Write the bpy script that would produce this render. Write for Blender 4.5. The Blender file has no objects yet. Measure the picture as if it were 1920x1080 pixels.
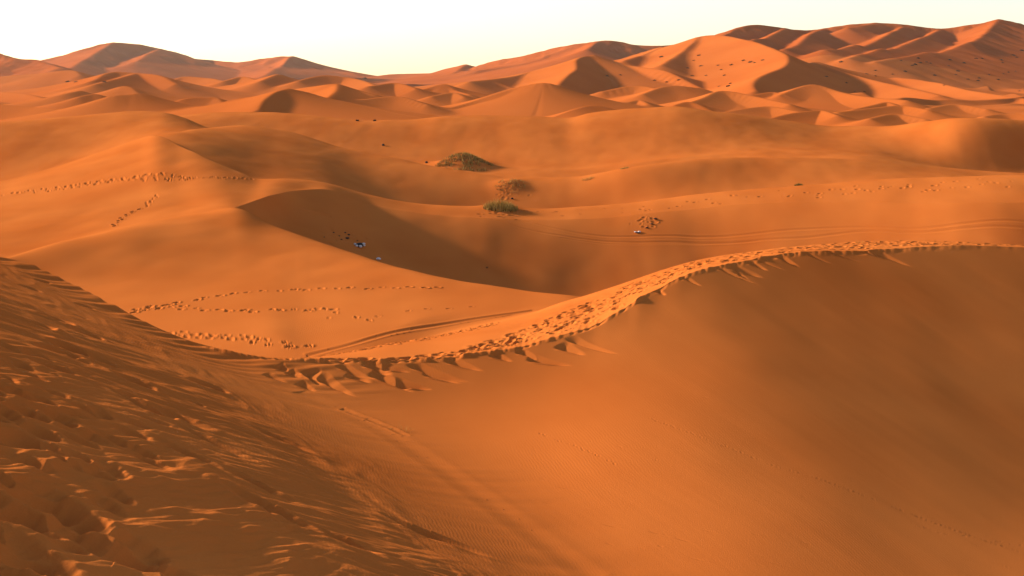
import bpy, math, random
import numpy as np

random.seed(7)
rng = np.random.default_rng(11)
scene = bpy.context.scene
COL = scene.collection

# ------------------------------------------------------------------ camera model
# level camera with vertical lens shift: a photo pixel (u, v of 1920x1080) at depth d (metres along +Y) is the world
# point (d*(u-960)/F, d, -d*(v-VH)/F) relative to the lens
F = 2059.0
VH = 150.0
ZC = 12.0                         # lens height over the datum


def world(u, v, d):
    return (d * (u - 960.0) / F, d, ZC - d * (v - VH) / F)


# ------------------------------------------------------------------ numeric helpers
def pchip_slopes(x, y):
    """x, y: (..., n) along the last axis -> monotone slopes"""
    h = np.diff(x)
    dl = np.diff(y) / h
    m = np.zeros_like(y)
    w1 = 2 * h[..., 1:] + h[..., :-1]
    w2 = h[..., 1:] + 2 * h[..., :-1]
    a, b = dl[..., :-1], dl[..., 1:]
    ok = a * b > 0
    m[..., 1:-1] = np.where(ok, (w1 + w2) / (w1 / np.where(ok, a, 1) + w2 / np.where(ok, b, 1)), 0)
    m[..., 0] = dl[..., 0]
    m[..., -1] = dl[..., -1]
    return m


def pchip(xs, ys, q):
    xs = np.asarray(xs, float); ys = np.asarray(ys, float)
    m = pchip_slopes(xs, ys)
    qq = np.clip(q, xs[0], xs[-1])
    i = np.clip(np.searchsorted(xs, qq, side='right') - 1, 0, len(xs) - 2)
    h = xs[i + 1] - xs[i]
    t = (qq - xs[i]) / h
    return ((1 + 2 * t) * (1 - t) ** 2 * ys[i] + t * (1 - t) ** 2 * h * m[i]
            + t * t * (3 - 2 * t) * ys[i + 1] + t * t * (t - 1) * h * m[i + 1])


def _lattice(seed):
    r = np.random.default_rng(seed)
    a = r.random(65536) * 2 * np.pi
    p = r.integers(0, 65536, 65536)
    return np.cos(a).astype(np.float32), np.sin(a).astype(np.float32), p


_LAT = {}


def noise(x, y, seed=0):
    """2-D gradient noise, about -0.7 .. 0.7"""
    if seed not in _LAT:
        _LAT[seed] = _lattice(seed)
    gx, gy, p = _LAT[seed]
    xi = np.floor(x).astype(np.int64); yi = np.floor(y).astype(np.int64)
    fx = (x - xi).astype(np.float32); fy = (y - yi).astype(np.float32)

    def g(i, j, dx, dy):
        k = p[(p[(xi + i) & 65535] + (yi + j)) & 65535]
        return gx[k] * dx + gy[k] * dy
    sx = fx * fx * fx * (fx * (fx * 6 - 15) + 10)
    sy = fy * fy * fy * (fy * (fy * 6 - 15) + 10)
    a = g(0, 0, fx, fy); b = g(1, 0, fx - 1, fy)
    c = g(0, 1, fx, fy - 1); d = g(1, 1, fx - 1, fy - 1)
    return (a + sx * (b - a)) * (1 - sy) + (c + sx * (d - c)) * sy


def fbm(x, y, seed, n=3, gain=0.5):
    s, a = 0, 1.0
    for k in range(n):
        s = s + a * noise(x * 2 ** k, y * 2 ** k, seed + k)
        a *= gain
    return s


def sstep(a, b, x):
    t = np.clip((x - a) / (b - a), 0, 1)
    return t * t * (3 - 2 * t)


# ------------------------------------------------------------------ crest and trough lines of the near dunes
U = np.concatenate([np.arange(-900, -40, 6.0), np.arange(-40, 1962, 1.35), np.arange(1962, 2900, 6.0)])
NU = len(U)


class Line:
    def __init__(self, pts, front=None, back=None):
        p = np.array(pts, float)
        self.v = pchip(p[:, 0], p[:, 1], U)
        self.d = pchip(p[:, 0], p[:, 2], U)
        self.front, self.back = front, back      # slope rule: None auto, 'ray', or a factor on the secant (array or number)


def soft(t, k):
    return k * np.logaddexp(0, t / k)


def smx(a, b, k):
    return k * np.logaddexp(a / k, b / k)


def bowl(x, y):
    """the near dune: rough left slope, smooth band, lit floor and the dark slip face on the right"""
    pl = -3.86 - .364 * x - .206 * y + .055 * soft(-(x + 2.2), .6) * sstep(26, 12, y)
    pb = -6.415 - .11 * x - .056 * y
    pf = -7.76 + .20 * (x - 1) - .05 * (y - 20)
    pf = pf - .47 * soft(x - 3.5 - .10 * (y - 18), 1.3) + .12 * soft(y - 19, 2)
    pr = -14.95 - .165 * x + .30 * y - .07 * soft(1.0 - x, .6)
    return smx(smx(pl, pb, .22), smx(pf, pr, .35), .16)


def ray_d(v):
    """depth at which the sight line of photo row v (per column) first meets the near dune"""
    q = np.linspace(2.2, 60, 3000)[:, None]
    sx = (U - 960) / F
    d = np.empty(NU)
    for c in range(0, NU, 256):
        m = sx[c:c + 256][None]; sl = ((np.broadcast_to(v, U.shape)[c:c + 256] - VH) / F)[None]
        f = bowl(m * q, q) + sl * q
        i = np.argmax(f >= 0, 0)
        i = np.maximum(i, 1)
        k = np.arange(f.shape[1])
        f0, f1 = f[i - 1, k], f[i, k]
        t = np.clip(f0 / np.where(f0 - f1 == 0, 1, f0 - f1), 0, 1)
        d[c:c + 256] = q[i - 1, 0] + t * (q[1, 0] - q[0, 0])
    return d


L0 = Line([(-520, 350, 20), (0, 483, 20), (30, 487, 20), (60, 497, 20), (100, 515, 20), (150, 539, 20), (220, 577, 20.0), (300, 618, 20.0), (360, 641, 20.1), (420, 657, 20.3),
           (480, 668, 20.8), (560, 671.5, 21.6), (650, 675, 22.3), (703, 675, 22.7), (793, 673.5, 23.5), (860, 667, 24.1), (893, 662, 24.6), (960, 653, 25.6), (1010, 640, 26.3), (1080, 620, 27.4),
           (1110, 610, 27.9), (1143, 593, 28.5), (1177, 573, 29.2), (1200, 558, 29.7), (1235, 540, 30.3), (1280, 517, 31.0), (1340, 499, 31.9), (1400, 488, 32.7), (1470, 475, 33.5), (1530, 470.5, 34), (1600, 470, 34.4),
           (1660, 467, 34.6), (1720, 463, 34.7), (1800, 460, 34.8), (1920, 463.5, 34.8), (2440, 480, 33)], front=1.0, back=1.0)
FR = [None, 1.0, .82, .66, .52, .40, .29, .19, .10, .035]
KL = []
for f_ in FR:
    ln_ = Line([(-520, 2400, 3), (2440, 2400, 3)])
    if f_ is not None:
        ln_.v = L0.v + (1080 - L0.v) * f_
    ln_.d = ray_d(ln_.v)
    KL.append(ln_)
L0.d = ray_d(L0.v)
S = Line([(-520, 352, 29), (0, 485, 28.8), (100, 517, 28.6), (220, 579, 28.0), (300, 620, 28.4), (420, 659, 29), (480, 669.5, 29.8), (560, 671.5, 30.2), (640, 662, 31.2), (720, 646, 32.8), (800, 633, 35.6), (900, 611, 38.4),
          (993, 588, 40.4), (1053, 567, 41.4), (1095, 555, 42), (1153, 536, 42.6), (1200, 520, 43), (1300, 490, 43.8), (1380, 476, 44.3), (1480, 464, 44.8), (1560, 457, 45.1), (1600, 454, 45.3), (1640, 452.5, 45.4),
          (1720, 452, 45.6), (1800, 453.5, 45.8), (1920, 460.5, 46), (2440, 476, 43)], front='ray', back='ray')
V01 = Line([(-520, 600, 36), (0, 680, 36), (420, 705, 33.5), (560, 732, 32.2), (640, 706, 33.2), (700, 681, 34.6), (800, 632, 38.4), (1000, 583, 42), (1085, 571, 43.2), (1200, 570, 45), (1500, 560, 47), (1920, 555, 48), (2440, 555, 48)], front=0.0, back=0.0)
P1 = Line([(-520, 600, 41), (0, 600, 41), (500, 616, 39), (600, 656, 36), (700, 629, 38), (800, 591, 41.3), (1000, 571, 43.3), (1085, 566, 43.8), (1250, 575, 46), (1500, 575, 48), (2440, 575, 49)])
P2 = Line([(-520, 538, 47), (0, 538, 47), (600, 538, 47), (800, 550, 45.5), (1000, 556, 44.9), (1085, 561, 44.3), (1250, 575, 46.7), (1500, 575, 48.7), (2440, 575, 49.7)])
L1 = Line([(-520, 520, 46.5), (-200, 505, 47), (0, 486, 50), (20, 480, 51), (100, 458, 54), (170, 440, 57), (250, 421, 60), (310, 410, 63), (380, 399, 66), (425, 390.5, 68.4), (440, 388.5, 69), (458, 393, 68.7), (480, 405, 67.6), (500, 417, 66), (560, 440, 62.5),
           (620, 461, 59), (710, 490, 54), (800, 514, 50), (960, 541, 46.7), (1085, 556.5, 45), (1250, 575, 47.5), (1500, 575, 49.7), (2440, 540, 56)], front='ray', back='ray')
V12 = Line([(-520, 530, 55), (0, 500, 57), (200, 437, 64), (400, 398, 68.0), (440, 389.6, 69.5), (460, 404, 70.2), (500, 428, 72), (600, 458, 74), (700, 491, 75.5), (800, 518, 76), (900, 541, 76), (1000, 556, 76), (1100, 566, 76.5), (1300, 563, 76.5), (1500, 566, 74.5), (1920, 590, 70), (2440, 590, 69)])
BR = Line([(-520, 470, 62), (0, 440, 66), (200, 394, 73), (330, 386, 73), (400, 385, 71.5), (440, 388, 70.4), (455, 384, 72.0), (470, 379, 73.2), (500, 369.5, 75.6), (560, 357, 82.5), (600, 353, 85), (700, 383, 87), (900, 410, 87), (1000, 413, 87.5), (1100, 410, 87.5),
           (1300, 392, 87.5), (1500, 380, 86), (1920, 380, 80), (2440, 380, 79)])
L1b = Line([(-520, 420, 84), (-200, 380, 88), (0, 341, 94), (50, 328, 96.5), (130, 305, 100), (200, 282, 102), (260, 262, 104), (290, 255, 104), (340, 274, 96.3), (400, 300, 91), (450, 322, 89), (490, 336, 86.8), (540, 335, 88.4), (600, 340, 91.5), (700, 365, 92.5),
            (800, 383, 92.5), (900, 389, 92), (1020, 391, 92), (1130, 384, 92), (1300, 365, 92), (1500, 348, 91.5), (1700, 333, 90), (1920, 328, 88), (2440, 335, 87)])
V23 = Line([(-520, 450, 98), (0, 370, 104), (200, 300, 110), (290, 257, 105.5), (340, 275.5, 98.5), (400, 303, 93.5), (450, 326, 92), (490, 341, 92.3), (600, 349, 98), (700, 383, 102), (800, 402, 104), (900, 411, 106), (1100, 412, 107), (1300, 382, 106), (1500, 365, 105), (1700, 351, 103), (1920, 350, 101), (2440, 355, 107)])
L2 = Line([(-520, 440, 112), (0, 360, 116), (200, 292, 118), (290, 255.5, 107.5), (330, 247.5, 112), (370, 241, 120), (450, 236, 133), (530, 245, 136), (640, 275, 132), (760, 300, 126), (850, 318, 122), (970, 333, 119), (1060, 332, 118),
           (1200, 312, 116), (1330, 297, 118), (1500, 295, 120), (1600, 300, 120), (1760, 318, 120), (1920, 336, 118), (2440, 345, 118)], front='ray', back='ray')
V34 = Line([(-520, 450, 118), (0, 352, 119), (200, 298, 122), (290, 266, 122), (385, 248, 131), (450, 247, 143), (530, 256, 146), (640, 286, 142), (850, 329, 133), (970, 343, 129), (1060, 342, 128), (1200, 322, 126), (1330, 308, 128), (1500, 304, 128), (1600, 304, 126), (1760, 324, 126), (1920, 342, 124), (2440, 350, 124)], front=0.0, back=0.0)
L3a = Line([(-520, 250, 144), (0, 229, 146), (80, 223, 148), (150, 216, 151), (200, 211, 153), (250, 208, 155), (300, 209, 156), (345, 221, 155), (385, 238, 153), (430, 250, 152), (600, 282, 149), (850, 322, 142), (1060, 336, 136), (1200, 318, 136), (1330, 300, 138), (1500, 292, 138), (1600, 292, 138), (1760, 312, 136), (1920, 325, 134), (2440, 335, 134)])
V45 = Line([(-520, 265, 158), (0, 245, 164), (200, 226, 168), (300, 222, 168), (345, 229, 160), (385, 241, 156), (430, 249, 156), (600, 275, 153), (850, 308, 147), (1060, 320, 141), (1200, 303, 141), (1330, 288, 143), (1500, 282, 143), (1600, 284, 143), (1700, 298, 143), (1760, 312, 141), (1850, 328, 140.5), (1920, 332, 140.5), (2440, 336, 141)], front=0.0, back=0.0)
L3b = Line([(-520, 250, 172), (0, 245, 172), (300, 222, 174), (340, 217, 174), (430, 210, 174), (500, 209.5, 174), (560, 213, 173), (640, 222, 171), (700, 226, 170), (760, 225, 170), (830, 218, 171), (900, 215, 172), (980, 217, 171), (1060, 220.5, 170), (1110, 211, 170),
            (1150, 206, 170), (1200, 202, 170), (1260, 200, 169), (1330, 207, 167), (1400, 215, 168), (1480, 227, 170), (1560, 237, 170), (1640, 237, 166), (1740, 228, 157), (1800, 221, 152), (1860, 221, 151), (1920, 225, 151), (2440, 240, 154)], front='ray', back='ray')
VE = Line([(-520, 300, 186), (2440, 300, 184)])

# slope rules that change along a line
w_b = sstep(425, 460, U)
BR.front = ('mix', w_b * (1 - .55 * sstep(520, 680, U)), 1.25)
BR.back = ('mix', 1 - .9 * sstep(500, 680, U), 1.0)
w_e = 1 - sstep(430, 640, U)
w_k = sstep(240, 330, U) * (1 - sstep(430, 640, U))
L1b.front = ('raymix', w_e, 0.9)
L1b.back = ('raymix', w_k, 1.1)
w_a = sstep(255, 320, U)
L3a.front = ('rayauto', sstep(370, 400, U), 1)
L3a.back = ('rayauto', sstep(370, 400, U), 1)

LINES = KL + [L0, S, V01, P1, P2, L1, V12, BR, L1b, V23, L2, V34, L3a, V45, L3b, VE]
NAMES = 'K0 K1 K2 K3 K4 K5 K6 K7 K8 K9 L0 S V01 P1 P2 L1 V12 BR L1b V23 L2 V34 L3a V45 L3b VE'.split()
SEG = [16, 100, 85, 80, 75, 70, 65, 60, 50, 30, 120, 26, 40, 70, 110, 24, 170, 80, 24, 110, 16, 50, 24, 70, 16]


def smooth_u(a, sig):
    q = np.arange(U[0], U[-1] + 1, 2.0)
    b = np.interp(q, U, a)
    n = int(sig * 3 / 2)
    k = np.exp(-.5 * (np.arange(-n, n + 1) * 2.0 / sig) ** 2); k /= k.sum()
    return np.interp(U, q, np.convolve(np.pad(b, n, mode='edge'), k, 'valid'))


for l in LINES:
    if l in KL or l is L0:
        l.d = smooth_u(l.d, 22)
        continue
    if l in (L1, V12, BR):
        l.d = smooth_u(l.d, 11); l.v = smooth_u(l.v, 9)
    else:
        l.d = smooth_u(l.d, 30)
    if l in (V01, P1, P2, V23, V34, V45):
        l.v = smooth_u(l.v, 40 if l in (V34, V45) else 20)
    elif l not in (L1, V12, BR):
        l.v = smooth_u(l.v, 5)

D = np.stack([l.d for l in LINES], 1)
for k in range(1, D.shape[1]):
    D[:, k] = np.maximum(D[:, k], D[:, k - 1] + 0.004 * D[:, k - 1])
V = np.stack([l.v for l in LINES], 1)
Z = -D * (V - VH) / F
M = pchip_slopes(D, Z)
sec = np.diff(Z) / np.diff(D)
RAY = -(V - VH) / F
MF, MB = M.copy(), M.copy()
for k, l in enumerate(LINES):
    for side, arr, s in (('front', MF, sec[:, max(k - 1, 0)]), ('back', MB, sec[:, min(k, sec.shape[1] - 1)])):
        r = getattr(l, side)
        if r is None:
            continue
        if isinstance(r, str):
            arr[:, k] = RAY[:, k]
        elif isinstance(r, tuple):
            kind, w, f = r
            if kind == 'mix':
                arr[:, k] = (1 - w) * M[:, k] + w * f * s
            elif kind == 'raymix':
                arr[:, k] = (1 - w) * RAY[:, k] + w * f * s
            else:
                arr[:, k] = (1 - w) * RAY[:, k] + w * M[:, k]
        else:
            arr[:, k] = r * s

L0D, L0Z = D[:, 10], Z[:, 10]
rowsD, rowsZ, CREST = [], [], {}
n0 = 0
for k, n in enumerate(SEG):
    last = k == len(SEG) - 1
    t = np.linspace(0, 1, n + 1)[: (n + 1 if last else n)]
    CREST[NAMES[k]] = n0
    n0 += len(t)
    t = t[:, None]
    d0, d1 = D[:, k][None], D[:, k + 1][None]
    if k <= 9:
        dd = d0 * (d1 / d0) ** t
        tt = (dd - d0) / (d1 - d0)
    else:
        tt = t
        dd = d0 + (d1 - d0) * t
    h = d1 - d0
    z = ((1 + 2 * tt) * (1 - tt) ** 2 * Z[:, k] + tt * (1 - tt) ** 2 * h * MB[:, k]
         + tt * tt * (3 - 2 * tt) * Z[:, k + 1] + tt * tt * (tt - 1) * h * MF[:, k + 1])
    if k <= 9:
        # the near dune is evaluated exactly, eased onto its crest line
        z = bowl(dd * (U[None] - 960) / F, dd) + (L0Z - bowl(L0D * (U - 960) / F, L0D))[None] * np.exp(-((L0D[None] - dd) / 1.5) ** 2)
    rowsD.append(dd); rowsZ.append(z)
GD = np.concatenate(rowsD).astype(np.float64)          # (rows, columns) depth
GZ = np.concatenate(rowsZ).astype(np.float64)
NR = GD.shape[0]
CREST['VE'] = NR - 1
GU = np.broadcast_to(U[None], GD.shape)
GX = GD * (GU - 960) / F
GY = GD


def hit(u, v, k0=0):
    """first visible surface point of the near dunes under photo pixel (u, v): (column, row)"""
    j = int(np.clip(np.searchsorted(U, u), 0, NU - 1))
    vv = VH - GZ[k0:, j] / GD[k0:, j] * F
    w = np.nonzero(vv <= v)[0]
    i = k0 + (int(w[0]) if len(w) else NR - k0 - 1)
    return j, i


def pos(u, v, k0=0):
    j, i = hit(u, v, k0)
    return GX[i, j], GY[i, j], GZ[i, j]


# ------------------------------------------------------------------ relief on the near dunes
BASEZ = GZ.copy()
DZ = np.zeros_like(GZ)
HOL = np.zeros_like(GZ)                 # hollows (deepest wins)
RIM = np.zeros_like(GZ)                 # pushed-up rims (highest wins)


def rows(a, b):
    return slice(CREST[a], CREST[b] + 1)


def patch(x, y, rad):
    """index window round world (x, y)"""
    d = max(y, 1.0)
    u = x / d * F + 960
    du = rad / d * F + 2
    j0, j1 = np.searchsorted(U, [u - du, u + du])
    j0 = max(int(j0) - 1, 0); j1 = min(int(j1) + 2, NU)
    col = GD[:, min(max((j0 + j1) // 2, 0), NU - 1)]
    # rows vary with the column where lines sweep: take the union over the window's edges
    lo, hi = NR, 0
    for j in (j0, (j0 + j1) // 2, j1 - 1):
        j = min(max(j, 0), NU - 1)
        a, b = np.searchsorted(GD[:, j], [y - rad, y + rad])
        lo = min(lo, int(a)); hi = max(hi, int(b))
    return slice(max(lo - 2, 0), min(hi + 2, NR)), slice(j0, j1)


def dent(x, y, ln, wd, dep, ang, rim=0.35, tail=0.0, kmin=None, kmax=None):
    """a foot-shaped hollow with a pushed-up rim; tail stretches its +axis end into a slide"""
    R = max(ln * (1 + tail), wd) * 2.2
    ri, ci = patch(x, y, R)
    if ri.stop <= ri.start or ci.stop <= ci.start:
        return
    dx = GX[ri, ci] - x; dy = GY[ri, ci] - y
    c, s = math.cos(ang), math.sin(ang)
    a = dx * c + dy * s; b = -dx * s + dy * c
    la = np.where(a > 0, ln * (1 + tail), ln)
    q = np.sqrt((a / la) ** 2 + (b / wd) ** 2)
    f = -dep * np.clip(1 - q ** 2, 0, 1) ** 1.6 * np.where(a > 0, 1 - .5 * np.clip(a / la, 0, 1) * (tail > 0), 1)
    p = rim * dep * np.exp(-((q - 1.12) / .24) ** 2) * (1 - .5 * (a < 0))
    if kmin is not None or kmax is not None:
        idx = np.arange(ri.start, ri.stop)[:, None]
        if kmin is not None:
            f = f * (idx >= kmin); p = p * (idx >= kmin)
        if kmax is not None:
            f = f * (idx <= kmax); p = p * (idx <= kmax)
    HOL[ri, ci] = np.minimum(HOL[ri, ci], f)
    RIM[ri, ci] = np.maximum(RIM[ri, ci], p)


def track(pix, step, side, ln, wd, dep, k0=0, jit=.05, skip=0.0, rim=.35, fade=None):
    """a line of footprints through photo pixels, laid on the surface there"""
    P = np.array([pos(u, v, k0)[:2] for u, v in pix])
    seg = np.hypot(*np.diff(P, axis=0).T)
    L = np.concatenate([[0], np.cumsum(seg)])
    n = int(L[-1] / step)
    for i in range(n):
        s = (i + .5) * step + random.uniform(-.15, .15) * step
        if random.random() < skip:
            continue
        x = np.interp(s, L, P[:, 0]); y = np.interp(s, L, P[:, 1])
        x2 = np.interp(s + .1, L, P[:, 0]); y2 = np.interp(s + .1, L, P[:, 1])
        a = math.atan2(y2 - y, x2 - x)
        o = side * (1 if i % 2 else -1)
        k = random.uniform(.75, 1.2)
        f = 1 if fade is None else np.interp(s / L[-1], [0, 1], fade)
        dent(x - math.sin(a) * o + random.gauss(0, jit), y + math.cos(a) * o + random.gauss(0, jit), ln * k, wd * k, dep * k * f, a + random.gauss(0, .25), rim)


# broad undulation
DZ += .05 * fbm(GX / 3.1, GY / 4.3, 3, 2) * sstep(34, 50, GD) + .16 * fbm(GX / 11, GY / 16, 5, 2) * sstep(50, 90, GD)

# faint slip marks and streaks down the slip face
nb = CREST['L0']
xs, ys = GX[:nb], GY[:nb]
fa = xs * .45 - ys * .89; cr = xs * .89 + ys * .45
DZ[:nb] += sstep(-3, 3, xs) * (.0055 * noise(fa / 3.5, cr / .55, 351) + .0012 * noise(fa / 1.6, cr / .14, 353) + .04 * fbm(xs / 3.4, ys / 4.5, 355, 2)) * np.clip((L0D[None] - ys) / 2, 0, 1)

# --- the trampled left-hand slope: wind-combed ripples, tongues of loose sand and deep footprints
nr = CREST['S']
x, y = GX[:nr], GY[:nr]
zb = GZ[:nr]
gu, gd = GU[:nr], GD[:nr]
gv = VH - zb / gd * F
edge_u = np.interp(gv, [480, 560, 640, 700, 760, 860, 960, 1080, 1400], [60, 200, 380, 500, 590, 740, 860, 1010, 1400])   # where the smooth slip slope starts
inner = sstep(10, -210, gu - edge_u)                     # 1 on the rough part
fall = x * .96 + y * .28                                  # down the slope
across = -x * .28 + y * .96
warp = .55 * fbm(x / 1.9, y / 1.5, 21, 2)
deep = sstep(30, -560, gu - edge_u)
w0 = sstep(.50, .92, deep); w2 = 1 - sstep(.03, .40, deep); w1 = np.clip(1 - w0 - w2, 0, 1)
w2n = .30 * fbm(x / .9, y / .7, 23, 2)
h = 0
for ang_, wt, sd in ((1.18, w0, 31), (.42, w1, 131), (-.85, w2, 231)):
    ca, sa = math.cos(ang_), math.sin(ang_)
    al = x * ca + y * sa                                   # along the ripple crests
    ac = -x * sa + y * ca                                  # across them
    big = noise((al + warp) / 2.2, (ac + warp * .6) / .70, sd)
    ridge = 1 - 2 * np.abs(noise((al + warp) / 1.7 + 9, (ac + warp) / .50, sd + 6)) * 1.6
    mid = noise((al + .5 * warp) / .70, (ac + warp * .5) / .19, sd + 10)
    fin = noise((al + w2n) / .34, (ac + w2n * .35) / .075, sd + 12)
    rip = np.sin((ac + w2n * .32) * 2 * np.pi / .16)
    ripm = sstep(-.2, .3, noise(x / 1.3, y / 1.1, 61) + .1) * sstep(20, 13, gd)
    h = h + wt * (.052 * big + .034 * ridge * sstep(-.3, .3, big) + .034 * mid + .0105 * fin * sstep(30, 17, gd) + ripm * .0060 * (rip - .35 * np.abs(rip)))
h = h * inner * (.66 + .34 * w0 + .34 * w1)
near_crest = np.exp(-((GD[CREST['L0'], :][None] - gd) / 1.2) ** 2) * sstep(760, 640, gu) * sstep(-100, 40, gu)
h += near_crest * .06 * noise((fall) / 1.2, across / .22, 71)
# long combed streaks on the smooth part
smooth = sstep(-200, 40, gu - edge_u) * sstep(420, 0, gu - edge_u)
h += smooth * .009 * noise(fall / 4.5 + .3 * warp, across / .35, 81)
h += smooth * .016 * noise(fall / 6.5 + 3, across / .8, 83)
DZ[:nr] += h * sstep(3, 7, gd)

for i in range(95):                                       # deep prints
    if i < 60:
        u, v = random.uniform(-60, 330) * random.random() ** .3, random.uniform(620, 1090)
    else:
        u = random.uniform(-40, 700); v = random.uniform(500, 1080)
        if u > np.interp(v, [480, 640, 760, 1080], [20, 260, 470, 560]):
            continue
    X, Y, _ = pos(u, v)
    k = random.uniform(.6, 1.25)
    dent(X, Y, .30 * k, .17 * k, .09 * k, random.gauss(-.15, .35), .05, kmax=CREST['L0'] - 6)
for u, v, k in ((40, 825, 1.35), (90, 940, 1.5), (30, 960, 1.4), (150, 1000, 1.45), (60, 1045, 1.3), (150, 975, 1.2), (20, 735, 1.2), (110, 660, 1.3), (105, 600, 1.3), (75, 610, 1.1), (130, 655, 1.2), (100, 690, 1.1),
                (160, 625, 1.2), (390, 725, 1.3), (50, 775, 1.0), (110, 785, .9), (230, 1040, 1.5), (70, 810, 1.0), (290, 770, 1.2), (250, 715, 1.3), (10, 1070, 1.4)):
    X, Y, _ = pos(u, v)
    dent(X, Y, .33 * k, .23 * k, .15 * k, random.gauss(-.1, .3), .10)
for u, v, ln, k in ((500, 950, 1.5, 1.1), (330, 780, 1.2, 1.0), (380, 820, 1.3, .9), (520, 820, 1.1, .8), (350, 850, 1.2, .8), (470, 900, 1.1, .9), (250, 750, 1.0, .8), (800, 1000, 1.3, .8), (760, 985, 1.0, .7), (640, 1010, .9, .7)):
    X, Y, _ = pos(u, v)
    dent(X, Y, ln * .5, .2 * k, .11 * k, -.35 + random.gauss(0, .1), .15, tail=.5)

# --- trodden crest of the right-hand dune
kL, kS = CREST['L0'], CREST['S']
for i in range(820):
    u = random.uniform(620, 1960)
    j = int(np.searchsorted(U, u)); j = min(j, NU - 1)
    dens = np.interp(u, [620, 800, 900, 1000, 1300, 1600, 1960], [.12, .3, .75, 1, .8, .8, .5])
    if random.random() > dens:
        continue
    lo = np.interp(u, [620, 900, 1100, 1300, 1500], [.0, .02, .07, .10, .10])
    hi = np.interp(u, [620, 850, 1000, 1150, 1300, 1500], [.06, .16, .42, .62, .8, .92])
    t = lo + (hi - lo) * random.betavariate(1.3, 1.5)
    i_ = int(kL + t * (kS - kL))
    k = random.uniform(.7, 1.25)
    dent(GX[i_, j], GY[i_, j], .22 * k, .13 * k, .085 * k, random.gauss(.8, .45), .28, kmin=kL)
for i in range(130):                                       # fainter trail on the far flank
    u = random.uniform(570, 930)
    j = int(np.searchsorted(U, u))
    i_ = int(kL + random.uniform(.72, .97) * (kS - kL))
    dent(GX[i_, j], GY[i_, j], .17, .11, .06, random.gauss(.7, .4), .4, kmin=kL)
xs, ys = GX[kL:kS], GY[kL:kS]
tt = np.linspace(0, 1, kS - kL)[:, None]
DZ[kL:kS] += .035 * fbm(xs / .55, ys / .55, 91, 2) * sstep(900, 1050, GU[kL:kS]) * np.sin(np.pi * tt) ** .5
# jagged lip
lip = (noise(U / 26., U * 0 + .5, 95) * .9 + noise(U / 9., U * 0 + 7.5, 96) * .5)
lip = lip * np.interp(U, [300, 560, 1000, 1650, 1800], [.05, 1, 1, .8, .3]) * .10
DZ[kL - 14:kL + 8] += lip[None] * (1 - np.abs(np.linspace(-1, 1, 22)))[:, None]

# slides kicked down the slip face
def slide(x, y, ln, wd, dep, ang, kmax):
    ri, ci = patch(x, y, ln * 1.5)
    if ri.stop <= ri.start or ci.stop <= ci.start:
        return
    dx = GX[ri, ci] - x; dy = GY[ri, ci] - y
    c, s = math.cos(ang), math.sin(ang)
    a = dx * c + dy * s; b = -dx * s + dy * c
    t = a / ln
    b = b - .12 * ln * np.clip(t, 0, 1) ** 2
    wl = wd * np.clip(1 - .8 * t, .05, 1.2)
    q = np.where(b < 0, -b / (.45 * wl), b / (1.25 * wl))
    body = np.clip(1 - q, 0, 1) ** 1.2 * sstep(-.22, .06, t) * (1 - sstep(.55, 1.0, t)) * (1 - .45 * np.clip(t, 0, 1))
    rimp = np.exp(-((q - 1.12) / .22) ** 2) * (b < 0) * sstep(-.1, .1, t) * (1 - sstep(.4, .9, t))
    idx = np.arange(ri.start, ri.stop)[:, None] <= kmax
    HOL[ri, ci] = np.minimum(HOL[ri, ci], -dep * body * idx)
    RIM[ri, ci] = np.maximum(RIM[ri, ci], .18 * dep * rimp * idx)


for u, v, ln, k in ((690, 684, 1.0, 1), (705, 706, 1.25, 1.15), (745, 722, 1.35, 1.1), (780, 690, 1.2, 1.05), (805, 704, 1.1, .9), (845, 679, 1.1, .9), (575, 700, .8, .9), (600, 712, .9, .9), (540, 700, .6, .7), (640, 690, .8, .8),
                    (655, 706, .8, .8), (520, 690, .6, .7), (925, 668, .8, .7), (975, 662, .9, .9), (1000, 676, .9, .8), (500, 705, .5, .6), (560, 722, .7, .7), (720, 690, .7, .8), (620, 725, .7, .7),
                    (1050, 652, 1.1, 1.0), (1075, 640, 1.2, 1.0), (1230, 527 + 20, .5, .7), (1285, 524, .8, .8), (1350, 505, 1.0, .9), (1372, 502, 1.2, 1.2), (1405, 494, 1.0, .9), (1420, 488, .8, .8), (1458, 482, 1.2, 1.1),
                    (1510, 476, .8, .7), (1555, 474, 1.0, .8), (1620, 473, 1.2, 1.1), (1640, 474, 1.1, 1.1), (1380, 512, .6, .6)):
    X, Y, _ = pos(u, v)
    slide(X, Y, random.uniform(.5, 1.25) * ln, random.uniform(.2, .34) * k, random.uniform(.10, .16) * k, -.60 + random.gauss(0, .2), kL - 1)

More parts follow.
